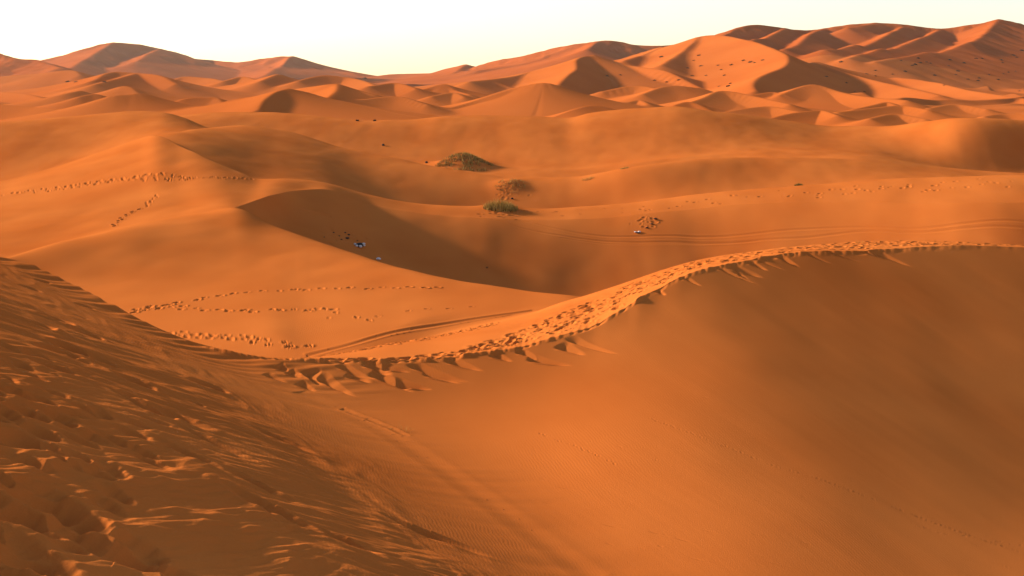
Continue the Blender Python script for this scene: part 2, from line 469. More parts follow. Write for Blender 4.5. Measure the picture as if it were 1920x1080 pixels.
# scuffs and a lizard-fine trail across the bowl
def groove(pix, wd, dep, k0=0, n=None, rim=.5, wob=0.0, seed=0):
    P = np.array([pos(u, v, k0)[:2] for u, v in pix])
    L = np.concatenate([[0], np.cumsum(np.hypot(*np.diff(P, axis=0).T))])
    m = int(L[-1] / max(wd * 2.5, .2)) + 2
    s = np.linspace(0, L[-1], m)
    X = pchip(L, P[:, 0], s); Y = pchip(L, P[:, 1], s)
    for i in range(m - 1):
        x0, y0, x1, y1 = X[i], Y[i], X[i + 1], Y[i + 1]
        cx, cy = (x0 + x1) / 2, (y0 + y1) / 2
        ln = math.hypot(x1 - x0, y1 - y0)
        ri, ci = patch(cx, cy, ln * .5 + wd * 3)
        if ri.stop <= ri.start or ci.stop <= ci.start:
            continue
        tx, ty = (x1 - x0) / ln, (y1 - y0) / ln
        dx = GX[ri, ci] - cx; dy = GY[ri, ci] - cy
        a = dx * tx + dy * ty; b = -dx * ty + dy * tx
        w = (np.abs(a) <= ln * .5)
        q = b / wd
        var = 1 + (.6 * math.sin(i * 1.7 + seed) * wob)
        idx = np.arange(ri.start, ri.stop)[:, None] >= k0
        DZ[ri, ci] += w * idx * dep * var * (-np.exp(-q ** 2) + rim * np.exp(-((np.abs(q) - 1.7) / .6) ** 2))


track([(1215, 784), (1330, 826), (1450, 872), (1540, 900), (1640, 938), (1760, 985), (1925, 1040)],   .085, .012, .045, .022, .008, 0, jit=.006, skip=.12, rim=.3)
track([(1690, 975), (1760, 1000), (1925, 1025)], .12, .02, .05, .02, .006, 0, jit=.01, skip=.3, rim=.3)
track([(1010, 812), (1080, 838), (1170, 878)], .1, .012, .05, .02, .012, 0, jit=.008, skip=.25, rim=.3)
for i in range(60):
    u_, v_ = random.uniform(1000, 1900), random.uniform(720, 1070)
    X_, Y_, _ = pos(u_, v_)
    dent(X_, Y_, random.uniform(.05, .22), random.uniform(.008, .02), random.uniform(.004, .010), -.5 + random.gauss(0, .15), .3)
groove([(640, 766), (700, 790), (735, 805), (762, 818)], .07, .016, wob=.5)
groove([(560, 735), (700, 800), (900, 930), (1110, 1085)], .2, .012, rim=.3)

# --- tracks on the plain and on the farther slopes
kp = CREST['V01']
track([(238, 585), (290, 576), (340, 567), (400, 556), (470, 548), (560, 543), (640, 541), (740, 540), (860, 541)], .62, .09, .17, .10, .085, kp)
track([(238, 588), (300, 578), (360, 580), (420, 584), (480, 584), (560, 582), (640, 578)], .5, .12, .17, .1, .09, kp)
track([(245, 580), (285, 577), (330, 573), (370, 572)], .42, .16, .17, .1, .09, kp)
track([(315, 622), (360, 630), (420, 631), (460, 636), (500, 646), (560, 650), (600, 652)], .45, .14, .17, .1, .09, kp)
track([(330, 628), (400, 634), (450, 632), (490, 642)], .45, .12, .17, .1, .08, kp)
track([(560, 583), (600, 580), (660, 592), (720, 614)], .7, .05, .15, .09, .06, kp, skip=.3)
track([(600, 597), (680, 596), (780, 581), (900, 576), (980, 571)], .8, .07, .15, .09, .05, kp, skip=.35)
kq = CREST['L1'] + 1
track([(0, 366), (60, 357), (120, 350), (180, 341), (240, 333), (310, 327), (360, 335)], .55, .18, .24, .14, .13, kq)
track([(60, 360), (140, 351), (200, 340), (270, 337), (330, 338), (420, 335), (480, 337)], .6, .2, .24, .14, .11, kq)
track([(120, 349), (190, 339), (240, 335), (300, 328)], .5, .25, .24, .14, .12, kq)
track([(210, 425), (240, 400), (270, 385), (305, 360)], .6, .08, .22, .12, .09, kq)
track([(1180, 395), (1300, 380), (1500, 362), (1700, 350), (1920, 342)], .6, .5, .2, .12, .06, CREST['V12'] + 20, jit=.5, skip=.2)
track([(1480, 366), (1560, 360), (1700, 352), (1800, 350)], .8, .3, .22, .14, .08, CREST['V12'] + 20, jit=.35, skip=.2)
track([(985, 400), (1100, 394), (1200, 388)], .7, .4, .2, .12, .05, CREST['V12'] + 20, jit=.4, skip=.3)
# tyre tracks
kv = CREST['V12'] + 6
groove([(900, 408), (960, 424), (1020, 438), (1100, 449), (1200, 455), (1300, 456), (1400, 453), (1500, 447), (1600, 437), (1750, 434), (1925, 429)],     .10, .032, kv, rim=.5)
groove([(960, 410), (1020, 425), (1080, 436), (1160, 444), (1280, 444), (1420, 438), (1540, 430), (1600, 427), (1750, 426), (1925, 416)],   .10, .032, kv, rim=.5)
groove([(1050, 446), (1200, 458.5), (1320, 458), (1420, 453)], .08, .02, kv, rim=.5)
groove([(560, 393), (590, 400), (620, 407)], .12, .08, kv)
# vehicle berm beyond the saddle
groove([(575, 668), (650, 648), (740, 624), (860, 604), (1000, 588)], .12, .028, kp, rim=.7)
# scuffed sand round the litter and below the tufts
for u0, v0, su, sv, n, sz in ((640, 445, 30, 12, 42, .26), (1212, 415, 18, 9, 18, .22), (945, 402, 36, 8, 50, .26), (955, 360, 22, 12, 24, .3)):
    for i in range(n):
        X, Y, _ = pos(random.gauss(u0, su * .6), random.gauss(v0, sv * .6), kv)
        k = random.uniform(.5, 1.2)
        dent(X, Y, sz * k, sz * .6 * k, .055 * k, random.uniform(-.6, .6), .5, kmin=kv)


# sand mounds gathered by the tufts of grass
def mound(u, v, wx, wy, hgt, k0):
    X, Y, _ = pos(u, v, k0)
    ri, ci = patch(X, Y, max(wx, wy) * 2.4)
    q = ((GX[ri, ci] - X) / wx) ** 2 + ((GY[ri, ci] - Y) / wy) ** 2
    idx = np.arange(ri.start, ri.stop)[:, None] >= k0
    DZ[ri, ci] += idx * hgt * np.exp(-q * 1.2)
    return X, Y


k3 = CREST['L2'] + 8
mound(868, 312, 3.6, 3.0, 1.55, k3)
mound(955, 348, 1.9, 1.8, .45, CREST['V23'] + 10)
mound(938, 391, 1.9, 1.6, .3, kv)

DZ += HOL + RIM * np.clip(1 + HOL / .06, 0, 1)
GZ = BASEZ + DZ


# ------------------------------------------------------------------ materials
def sand_material(name, col_a, col_b, ripple=0.0, scale=1.0, grain=1.0):
    m = bpy.data.materials.new(name)
    m.use_nodes = True
    nt = m.node_tree
    N, Lk = nt.nodes, nt.links
    bs = N['Principled BSDF']
    bs.inputs['Roughness'].default_value = .85
    bs.inputs['Specular IOR Level'].default_value = 0.0
    tc = N.new('ShaderNodeNewGeometry')
    n1 = N.new('ShaderNodeTexNoise'); n1.inputs['Scale'].default_value = .16 / scale; n1.inputs['Detail'].default_value = 5
    Lk.new(tc.outputs['Position'], n1.inputs['Vector'])
    n2 = N.new('ShaderNodeTexNoise'); n2.inputs['Scale'].default_value = 55 / scale; n2.inputs['Detail'].default_value = 3
    Lk.new(tc.outputs['Position'], n2.inputs['Vector'])
    mixf = N.new('ShaderNodeMath'); mixf.operation = 'MULTIPLY_ADD'
    mixf.inputs[1].default_value = .35 * grain
    Lk.new(n2.outputs['Fac'], mixf.inputs[0])
    Lk.new(n1.outputs['Fac'], mixf.inputs[2])
    rmp = N.new('ShaderNodeValToRGB')
    rmp.color_ramp.elements[0].position = .35; rmp.color_ramp.elements[0].color = (*col_a, 1)
    rmp.color_ramp.elements[1].position = .95; rmp.color_ramp.elements[1].color = (*col_b, 1)
    Lk.new(mixf.outputs[0], rmp.inputs['Fac'])
    Lk.new(rmp.outputs['Color'], bs.inputs['Base Color'])
    bump = N.new('ShaderNodeBump'); bump.inputs['Distance'].default_value = .012 * scale; bump.inputs['Strength'].default_value = .35
    Lk.new(n2.outputs['Fac'], bump.inputs['Height'])
    last = bump
    if ripple > 0:
        wv = N.new('ShaderNodeTexWave'); wv.wave_type = 'BANDS'; wv.bands_direction = 'X'
        wv.inputs['Scale'].default_value = 5.0 / scale
        wv.inputs['Distortion'].default_value = 7.0
        wv.inputs['Detail'].default_value = 2.5
        wv.inputs['Detail Scale'].default_value = .45
        mp = N.new('ShaderNodeMapping'); mp.inputs['Rotation'].default_value = (0, 0, math.radians(-14))
        Lk.new(tc.outputs['Position'], mp.inputs['Vector'])
        Lk.new(mp.outputs['Vector'], wv.inputs['Vector'])
        n3 = N.new('ShaderNodeTexNoise'); n3.inputs['Scale'].default_value = .22; n3.inputs['Detail'].default_value = 2
        Lk.new(tc.outputs['Position'], n3.inputs['Vector'])
        mr = N.new('ShaderNodeMapRange'); mr.inputs['From Min'].default_value = .42; mr.inputs['From Max'].default_value = .66
        Lk.new(n3.outputs['Fac'], mr.inputs['Value'])
        mu = N.new('ShaderNodeMath'); mu.operation = 'MULTIPLY'
        Lk.new(wv.outputs['Fac'], mu.inputs[0]); Lk.new(mr.outputs['Result'], mu.inputs[1])
        b2 = N.new('ShaderNodeBump'); b2.inputs['Distance'].default_value = ripple; b2.inputs['Strength'].default_value = 1
        Lk.new(mu.outputs[0], b2.inputs['Height'])
        Lk.new(bump.outputs['Normal'], b2.inputs['Normal'])
        last = b2
    Lk.new(last.outputs['Normal'], bs.inputs['Normal'])
    return m


def plain_material(name, col, rough=.8, var=.25, scale=30):
    m = bpy.data.materials.new(name)
    m.use_nodes = True
    nt = m.node_tree
    bs = nt.nodes['Principled BSDF']
    bs.inputs['Roughness'].default_value = rough
    bs.inputs['Specular IOR Level'].default_value = .2
    n = nt.nodes.new('ShaderNodeTexNoise'); n.inputs['Scale'].default_value = scale
    r = nt.nodes.new('ShaderNodeValToRGB')
    r.color_ramp.elements[0].position = .3; r.color_ramp.elements[1].position = .7
    r.color_ramp.elements[0].color = (*[c * (1 - var) for c in col], 1)
    r.color_ramp.elements[1].color = (*[min(c * (1 + var), 1) for c in col], 1)
    nt.links.new(n.outputs['Fac'], r.inputs['Fac'])
    nt.links.new(r.outputs['Color'], bs.inputs['Base Color'])
    return m


SAND_A, SAND_B = (.455, .106, .0205), (.585, .162, .0355)
M_SAND = sand_material('sand', SAND_A, SAND_B, ripple=.0013)
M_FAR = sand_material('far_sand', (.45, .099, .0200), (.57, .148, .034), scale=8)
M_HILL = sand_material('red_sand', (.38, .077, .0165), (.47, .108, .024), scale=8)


def grid_mesh(name, X, Y, Zz, mat, kind='structure', label=None):
    r, c = X.shape
    me = bpy.data.meshes.new(name)
    co = np.empty((r * c, 3), np.float32)
    co[:, 0] = X.ravel(); co[:, 1] = Y.ravel(); co[:, 2] = Zz.ravel() + ZC
    idx = np.arange(r * c, dtype=np.int32).reshape(r, c)
    q = np.stack([idx[:-1, :-1], idx[:-1, 1:], idx[1:, 1:], idx[1:, :-1]], -1).reshape(-1)
    nf = len(q) // 4
    me.vertices.add(r * c); me.vertices.foreach_set('co', co.ravel())
    me.loops.add(nf * 4); me.loops.foreach_set('vertex_index', q)
    me.polygons.add(nf); me.polygons.foreach_set('loop_start', np.arange(0, nf * 4, 4, dtype=np.int32))
    me.polygons.foreach_set('use_smooth', np.ones(nf, bool))
    me.update()
    me.materials.append(mat)
    o = bpy.data.objects.new(name, me); COL.objects.link(o)
    o['kind'] = kind
    if label:
        o['label'] = label
    return o


dunes = [('K0', 'V01', 'nearest sand dune with trampled left slope and trodden curving crest'),
         ('V01', 'V12', 'low golden dune with footprint trails behind the trodden crest'),
         ('V12', 'V23', 'dark faced dune crossed by tyre tracks and a grass tuft on its crest'),
         ('V23', 'V34', 'smooth dune rising to a soft summit behind the tyre tracks'),
         ('V34', 'V45', 'rounded dune at the left edge behind the footprint slope'),
         ('V45', 'VE', 'long smooth dune carrying the grassy mound')]
for a, b, lab in dunes:
    rr = slice(CREST[a], CREST[b] + 1)
    grid_mesh('sand_dune', GX[rr], GY[rr], GZ[rr], M_SAND, label=lab)

# ------------------------------------------------------------------ the far dune field
G = .8
FU = np.concatenate([np.arange(-520, -40, 6.0), np.arange(-40, 1962, 1.9), np.arange(1962, 2440, 6.0)])
ld = []
d = 172.0
while d < 3000:
    ld.append(d)
    d *= 1.0019 if d < 1100 else 1.0024
FD = np.array(ld)
FX = FD[:, None] * (FU[None] - 960) / F
FY = np.broadcast_to(FD[:, None], FX.shape)

base = np.interp(FD, [170, 260, 500, 1000, 2000, 3000, 5200], [-9.6, -9.4, -9.0, -7.5, -2, 2, 6])[:, None] * np.ones_like(FX)
base += 1.1 * fbm(FX / 120, FY / 150, 101, 2) * sstep(180, 300, FY)
# small transverse dunes: an asymmetric saw with wandering crests
def saw(p, k=.72):
    p = p - np.floor(p)
    up = p / k; dn = (1 - p) / (1 - k)
    s = -.05 * np.logaddexp(-up / .05, -dn / .05)
    s = np.maximum(s, 0)
    return s * s * (1.6 - .6 * s)


for lam, amp, ang, sd, lo, hi in ((46, 3.2, .55, 111, 185, 900), (78, 5.2, .25, 121, 260, 1700), (28, 1.5, .8, 131, 180, 600), (170, 11, .4, 141, 700, 3500)):
    c, s = math.cos(ang), math.sin(ang)
    ph = (FX * c - FY * s) / lam + 1.25 * fbm(FX / (lam * 2.6), FY / (lam * 2.6), sd, 2)
    am = sstep(-.25, .45, noise(FX / (lam * 1.7) + 5, FY / (lam * 1.7), sd + 5)) * sstep(lo, lo * 1.4, FY) * sstep(hi * 1.5, hi, FY)
    base += amp * am * (saw(ph) - .3)


def smax(a, b, k):
    h = np.clip(.5 + .5 * (a - b) / k, 0, 1)
    return b + (a - b) * h + k * h * (1 - h)


FZ = base


def roof(pts, sl, sr, toe=.12, w=None, k=.8, rough=0.0, seed=0, cap=.37):
    """a dune: crest line through (u, v, d) points ordered near to far or leftwards; sl / sr = slopes left and right of it"""
    global FZ
    P = np.array([(d * G * (u - 960) / F, d * G, -d * G * (v - VH) / F) for u, v, d in pts])
    # refine the crest into a smooth curve
    L = np.concatenate([[0], np.cumsum(np.hypot(np.diff(P[:, 0]), np.diff(P[:, 1])))])
    q = np.linspace(0, L[-1], max(len(pts) * 5, 8))
    P = np.stack([pchip(L, P[:, i], q) for i in range(3)], 1) if len(pts) > 2 else np.stack([np.interp(q, L, P[:, i]) for i in range(3)], 1)
    for _ in range(3):
        P[1:-1] = .25 * P[:-2] + .5 * P[1:-1] + .25 * P[2:]
    hgt = max(P[:, 2].max() + 9, 3)
    sl, sr = min(sl, .36), min(sr, cap)
    smin = min(sl, sr)
    toe = max(toe, .15)
    w = max(w or 0, hgt / smin * .8)
    reach = hgt / smin
    for _ in range(60):
        if toe * smin * reach + (1 - toe) * smin * w * (1 - math.exp(-reach / w)) > hgt + 3:
            break
        reach *= 1.08
    d0, d1 = P[:, 1].min() - reach, P[:, 1].max() + reach
    i0, i1 = np.searchsorted(FD, [d0, d1])
    i1 = max(i1, i0 + 2)
    xa, xb = P[:, 0].min() - reach, P[:, 0].max() + reach
    ya, yb = max(d0, FD[0]), max(d1, FD[0] + 1)
    umin = min(xa / ya, xa / yb) * F + 950
    umax = max(xb / ya, xb / yb) * F + 970
    j0, j1 = np.searchsorted(FU, [umin, umax])
    if j1 - j0 < 3 or i1 - i0 < 2:
        return
    X, Y = FX[i0:i1, j0:j1].astype(np.float32), FY[i0:i1, j0:j1].astype(np.float32)
    P = P.astype(np.float32)
    if rough:
        ww = rough * hgt
        X = X + ww * fbm(X / (ww * 5), Y / (ww * 5), 301 + seed, 2); Y = Y + ww * fbm(X / (ww * 5) + 40, Y / (ww * 5), 331 + seed, 2)
    e_ = .0022 * P[:, 1].mean()
    hh = np.full(X.shape, -1e9)
    for a, b in zip(P[:-1], P[1:]):
        ex, ey = b[0] - a[0], b[1] - a[1]
        l2 = ex * ex + ey * ey + 1e-9
        t = np.clip(((X - a[0]) * ex + (Y - a[1]) * ey) / l2, 0, 1)
        qx, qy = X - (a[0] + t * ex), Y - (a[1] + t * ey)
        r = np.hypot(qx, qy)
        side = (ex * qy - ey * qx) / (math.sqrt(l2) * r + 1e-6)
        f = sstep(-.6, .6, side)
        s = sl * f + sr * (1 - f)
        r = np.sqrt(r * r + e_ * e_) - e_
        hh = np.maximum(hh, a[2] + t * (b[2] - a[2]) - toe * s * r - (1 - toe) * s * w * (1 - np.exp(-r / w)) - hgt * 1.2 * sstep(.72, 1.0, r / reach))
    FZ[i0:i1, j0:j1] = smax(FZ[i0:i1, j0:j1], hh, k)


# skyline massifs
roof([(690, 144, 2300), (650, 135, 2350), (600, 130.5, 2400), (575, 117, 2450), (548, 105, 2450), (490, 110, 2500), (452, 117, 2500), (400, 113, 2550), (355, 109, 2500), (330, 99, 2450), (300, 92, 2400), (260, 83, 2350), (215, 79.5, 2300), (195, 81, 2280), (160, 95, 2250), (115, 106, 2200), (60, 118, 2150)], .38, .4, .3, 90, 3, .10, 1)
roof([(130, 126, 1850), (170, 104, 2050), (212, 79.5, 2300)], .45, .5, .2, 60, 2)
roof([(500, 140, 2000), (520, 122, 2200), (548, 105, 2450)], .4, .5, .2, 60, 2)
roof([(255, 112, 2000), (280, 98, 2200), (300, 92, 2400)], .35, .45, .2, 50, 2)
roof([(115, 127, 1300), (85, 116, 1380), (68, 110.5, 1400), (16, 111, 1400), (0, 101, 1420), (-60, 85, 1450), (-200, 80, 1500), (-500, 90, 1500)], .32, .4, .2, 60, 2, .08, 2)
roof([(700, 143, 2200), (740, 138.5, 2200), (808, 137.5, 2150), (840, 128, 2100), (873, 121.5, 2050)], .35, .35, .3, 60, 2)
roof([(873, 121.5, 2050), (890, 126, 2050), (925, 115, 1950), (985, 104, 1900), (1040, 90, 1850), (1110, 78.5, 1800), (1140, 75, 1800), (1190, 84, 1850), (1225, 86, 1850), (1260, 84, 1900), (1320, 74, 1900)], .4, .36, .25, 110, 3, .08, 3)
roof([(850, 137, 1750), (860, 130, 1850), (873, 121.5, 2050)], .4, .5, .2, 40, 1.5)
roof([(895, 132, 1650), (960, 121, 1700), (1010, 109, 1750), (1040, 97, 1780), (1100, 82, 1790)], .3, .42, .2, 60, 1.5)
roof([(1100, 92, 1500), (1112, 84, 1700), (1120, 77.5, 1790)], .4, .5, .2, 50, 2)
roof([(1340, 76, 1250), (1375, 57, 1300), (1400, 47, 1330), (1420, 46, 1340), (1450, 50, 1360), (1470, 53, 1370), (1500, 57, 1380), (1545, 54, 1400), (1580, 47, 1400), (1641, 43, 1400), (1700, 46, 1400), (1765, 55, 1400), (1800, 49, 1400), (1840, 44, 1400), (1872, 36, 1400), (1900, 40, 1400), (1925, 50, 1400), (2050, 60, 1400), (2400, 50, 1400)], .4, .5, .22, 150, 3, .05, 4, cap=.5)
# spurs on the great right-hand dune
roof([(1390, 80, 1080), (1440, 66, 1200), (1472, 53, 1370)], .42, .5, .2, 40, 1.5)
roof([(1470, 92, 1020), (1500, 76, 1150), (1525, 60, 1300), (1545, 54, 1400)], .42, .5, .2, 40, 1.5)
roof([(1545, 92, 1000), (1610, 80, 1120), (1660, 64, 1250), (1692, 50, 1390)], .42, .5, .2, 45, 1.5)
roof([(1590, 108, 960), (1680, 80, 1140), (1742, 64, 1300), (1760, 56, 1390)], .36, .45, .2, 45, 1.5)
roof([(1590, 52, 1340), (1620, 47, 1370), (1641, 43, 1400)], .4, .5, .2, 30, 1.5)
roof([(1640, 115, 950), (1760, 92, 1080), (1840, 66, 1250), (1872, 36, 1400)], .36, .42, .2, 60, 2)
roof([(1530, 116, 800), (1600, 141, 700), (1680, 160, 620), (1760, 178, 540)], .3, .3, .2, 30, 1)
roof([(1680, 145, 760), (1740, 152, 700), (1830, 172, 600), (1960, 190, 520)], .3, .3, .2, 30, 1)
# the tall dune with the curling brink
roof([(1416, 170, 500), (1410, 160, 520), (1416, 150, 540), (1432, 140, 565), (1460, 130, 600), (1474, 121, 625), (1477, 111, 655), (1470, 100, 700), (1420, 80, 790), (1385, 70.5, 840), (1355, 66.5, 880), (1325, 66, 900), (1290, 76, 920), (1250, 87, 930), (1200, 97, 930), (1150, 117, 930)], .42, .5, .12, 60, 1.0, cap=.5)
roof([(1240, 122, 720), (1280, 96, 830), (1310, 70, 900)], .4, .45, .2, 25, 1.5)
roof([(1170, 114, 800), (1210, 100, 880), (1240, 88, 925)], .4, .45, .2, 25, 1.5)
# pointed dark dune left of it
roof([(1048, 158, 540), (1062, 143, 580), (1080, 128, 640), (1080, 112, 690), (1112, 103, 720), (1140, 112, 720), (1190, 125, 700), (1232, 129, 680), (1310, 163, 620)], .36, .5, .1, 40, .8, cap=.5)
roof([(1112, 103, 720), (1075, 116, 730), (1040, 127, 720), (1000, 134, 700), (950, 145, 650), (880, 153, 600)], .36, .4, .15, 40, .8)
# orange pyramid
roof([(760, 219, 300), (830, 205, 310), (880, 192, 318), (940, 172, 326), (980, 161, 330), (1025, 154, 330), (1060, 168, 328), (1100, 185, 324), (1150, 201, 318)], .5, .42, .08, 22, .5)
roof([(1040, 219, 262), (1090, 201, 270), (1115, 197, 275), (1165, 209, 275)], .4, .3, .15, None, .5)
# barchan behind the long dune
roof([(484, 205, 226), (487, 198, 230), (497, 185, 240), (515, 173, 250), (540, 167, 258), (570, 171, 262), (600, 181, 264), (640, 191, 262), (680, 200, 258), (740, 213, 250), (790, 221, 246)], .3, .46, .1, 16, .5, cap=.46)
roof([(540, 167, 258), (500, 178, 268), (450, 184, 268), (400, 197, 262), (340, 216, 250)], .28, .3, .15, 18, .5)
roof([(560, 166, 345), (600, 160.5, 340), (632, 157, 335), (650, 165, 335), (700, 177, 330)], .4, .42, .12, 14, .5)
roof([(632, 158, 335), (628, 172, 310), (612, 185, 290)][::-1], .35, .5, .12, 12, .5)
# layer of small dunes, left
roof([(-80, 190, 262), (0, 195.5, 258), (60, 201, 254), (115, 204, 250), (160, 196.5, 252), (190, 187, 254), (212, 178, 256), (240, 178, 258), (262, 174, 260), (290, 182, 262), (330, 196, 262), (345, 211, 258)], .4, .32, .15, 16, .5)
roof([(325, 194, 330), (350, 183.5, 335), (400, 182, 338), (418, 194, 330)], .4, .45, .12, None, .5)
roof([(150, 181, 330), (178, 175.5, 335), (198, 189, 330)], .4, .5, .1, None, .4)
roof([(208, 169, 440), (232, 161, 440), (257, 174, 430)], .4, .5, .1, None, .5)
roof([(90, 184, 380), (130, 174, 385), (150, 170, 390)], .3, .45, .1, None, .5)
roof([(0, 172, 520), (50, 176, 500), (80, 184, 480)], .3, .4, .1, None, .5)
roof([(172, 152, 560), (188, 144, 590), (200, 137, 610), (215, 134, 620), (250, 136, 620), (290, 139.5, 610), (330, 157, 580)], .34, .55, .1, 22, .7)
roof([(178, 158, 520), (220, 147, 570), (252, 138, 615)], .35, .5, .1, 16, .6)
roof([(-60, 146, 900), (0, 143, 900), (60, 139.5, 900), (130, 131, 900), (150, 140, 880)], .4, .42, .12, 40, .8)
roof([(328, 149, 800), (345, 143, 810), (390, 146, 800), (420, 152, 780)], .4, .45, .12, None, .7)
roof([(488, 152, 640), (505, 145, 660), (520, 138, 680), (545, 147, 680)], .35, .5, .1, None, .7)
roof([(420, 152, 700), (455, 143, 720), (480, 150, 700)], .35, .5, .1, None, .7)
roof([(560, 151, 640), (590, 144, 660), (610, 140.5, 670), (640, 144, 670), (680, 151, 650), (705, 161, 620)], .4, .5, .1, None, .7)
roof([(690, 162, 480), (740, 155, 500), (780, 166, 480)], .35, .5, .1, None, .5)
roof([(765, 174, 500), (810, 163, 515), (832, 156, 520), (850, 168, 510), (880, 177, 490)], .35, .5, .1, None, .5)
roof([(846, 167, 600), (900, 155, 620), (920, 154, 620), (960, 165, 610), (1000, 174, 590)], .35, .5, .1, None, .6)
roof([(810, 180, 400), (850, 173, 410), (870, 182, 400)], .35, .45, .1, None, .5)
roof([(640, 196, 300), (690, 185, 310), (740, 180, 315), (800, 196, 305)], .35, .4, .1, None, .5)
# small dunes, right
roof([(1130, 171, 440), (1190, 160, 450), (1275, 178, 420)], .35, .5, .1, None, .5)
roof([(1205, 176, 410), (1265, 160, 430), (1315, 166, 430)], .35, .45, .1, None, .5)
roof([(1280, 196, 330), (1320, 183, 345), (1355, 169, 360), (1412, 180, 350), (1480, 195, 330)], .4, .42, .1, None, .5)
roof([(1265, 197, 300), (1290, 190, 305), (1335, 209, 295)], .4, .5, .1, None, .4)
roof([(1160, 196, 330), (1198, 187, 340), (1215, 195, 330)], .4, .5, .1, None, .4)
roof([(1395, 181, 400), (1450, 172, 410), (1475, 180, 400)], .35, .45, .1, None, .5)
roof([(1462, 178, 400), (1500, 163, 415), (1525, 156.5, 420), (1565, 170, 410), (1620, 181, 390), (1700, 188, 370)], .4, .42, .12, None, .5)
roof([(1600, 205, 300), (1640, 196, 310), (1662, 190.5, 315), (1690, 201, 305)], .4, .45, .1, None, .4)
roof([(1570, 210, 270), (1640, 202, 280), (1690, 197, 285), (1740, 206, 275)], .35, .4, .1, None, .4)
roof([(1740, 203, 330), (1790, 195, 340), (1850, 204, 330)], .35, .42, .1, None, .4)
roof([(1630, 222, 225), (1680, 213, 235), (1735, 223, 228)], .35, .38, .1, None, .4)
roof([(1845, 218, 250), (1880, 213, 255), (1960, 216, 250)], .35, .38, .1, None, .4)
roof([(1430, 226, 235), (1490, 211, 245), (1540, 206, 250), (1570, 216, 240)], .35, .38, .1, None, .4)
roof([(1340, 214, 265), (1385, 205, 270), (1440, 199, 275), (1500, 210, 265)], .35, .4, .1, None, .4)

el_ = FZ / FD[:, None]
hi_ = sstep(6, 30, FZ) * sstep(600, 1000, FY) * (1 - sstep(.72, .97, el_ / np.maximum(el_.max(0), .004)[None]))
for lam, amp, ang, sd in ((230, 8, .75, 161), (105, 4, .5, 171), (45, 1.6, .9, 181)):
    c, s = math.cos(ang), math.sin(ang)
    ph = (FX * c + FY * s) / lam + 1.1 * fbm(FX / (lam * 2.2), FY / (lam * 2.2), sd, 2)
    FZ -= amp * hi_ * (1 - saw(ph)) * sstep(-.3, .4, noise(FX / (lam * 2), FY / (lam * 2), sd + 5))
FZ += .35 * fbm(FX / 26, FY / 26, 151, 2) * sstep(260, 700, FY)
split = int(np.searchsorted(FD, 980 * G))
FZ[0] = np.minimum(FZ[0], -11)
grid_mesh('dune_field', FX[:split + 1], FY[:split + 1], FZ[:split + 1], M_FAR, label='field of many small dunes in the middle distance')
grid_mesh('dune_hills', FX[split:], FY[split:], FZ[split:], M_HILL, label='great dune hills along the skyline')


def fpos(u, v):
    j = int(np.clip(np.searchsorted(FU, u), 0, len(FU) - 1))
    vv = VH - FZ[:, j] / FD * F
    w = np.nonzero(vv <= v)[0]
    if not len(w):
        return None
    i = int(w[0])
    return FX[i, j], FD[i], FZ[i, j]


# the level ground under everything, out to the horizon
gs = np.linspace(-4500, 4500, 61)
X, Y = np.meshgrid(gs, gs)
Zg = np.full_like(X, -17.0)
grid_mesh('ground', X, Y, Zg, M_FAR)

# the dusty air
hx, hz0, hz1 = 4510.0, -18.0, float(max(FZ.max() + ZC, ZC) + 12)
hv = [(sx * hx, sy * hx, z) for z in (hz0, hz1) for sx, sy in ((-1, -1), (1, -1), (1, 1), (-1, 1))]
hf = [(3, 2, 1, 0), (4, 5, 6, 7), (0, 1, 5, 4), (1, 2, 6, 5), (2, 3, 7, 6), (3, 0, 4, 7)]
hme = bpy.data.meshes.new('haze'); hme.from_pydata(hv, [], hf)
M_HAZE = bpy.data.materials.new('haze'); M_HAZE.use_nodes = True
hn = M_HAZE.node_tree
hn.nodes.remove(hn.nodes['Principled BSDF'])
pv = hn.nodes.new('ShaderNodeVolumePrincipled')
pv.inputs['Color'].default_value = (.95, .86, .76, 1)
pv.inputs['Density'].default_value = .00005
pv.inputs['Anisotropy'].default_value = .35
hn.links.new(pv.outputs[0], hn.nodes['Material Output'].inputs['Volume'])
hme.materials.append(M_HAZE)
ho = bpy.data.objects.new('haze', hme); COL.objects.link(ho)
ho['kind'] = 'stuff'; ho['label'] = 'thin warm dust haze over the dune field'

# ------------------------------------------------------------------ plants, litter
M_GRASS = plain_material('dry_grass', (.20, .118, .018), .8, .45, 3)
M_STRAW = plain_material('straw', (.50, .31, .075), .8, .3, 5)
M_GREEN = plain_material('green_grass', (.23, .135, .020), .8, .4, 4)
M_DARK = plain_material('dark_twig', (.05, .03, .015), .9, .4, 8)
M_SHRUB = plain_material('far_shrub', (.07, .045, .02), .9, .4, 2)


def tag(o, label, cat, group=None):
    o['label'] = label; o['category'] = cat
    if group:
        o['group'] = group
    return o


def empty(name, loc):
    o = bpy.data.objects.new(name, None); COL.objects.link(o)
    o.location = loc
    o.empty_display_size = .2
    return o


def link_mesh(name, verts, faces, mat, parent=None, smooth=False, loc=None):
    me = bpy.data.meshes.new(name)
    me.from_pydata(verts, [], faces)
    if smooth:
        me.polygons.foreach_set('use_smooth', [True] * len(me.polygons))
    me.materials.append(mat)
    o = bpy.data.objects.new(name, me); COL.objects.link(o)
    if parent:
        o.parent = parent
    if loc is not None:
        o.location = loc
    return o


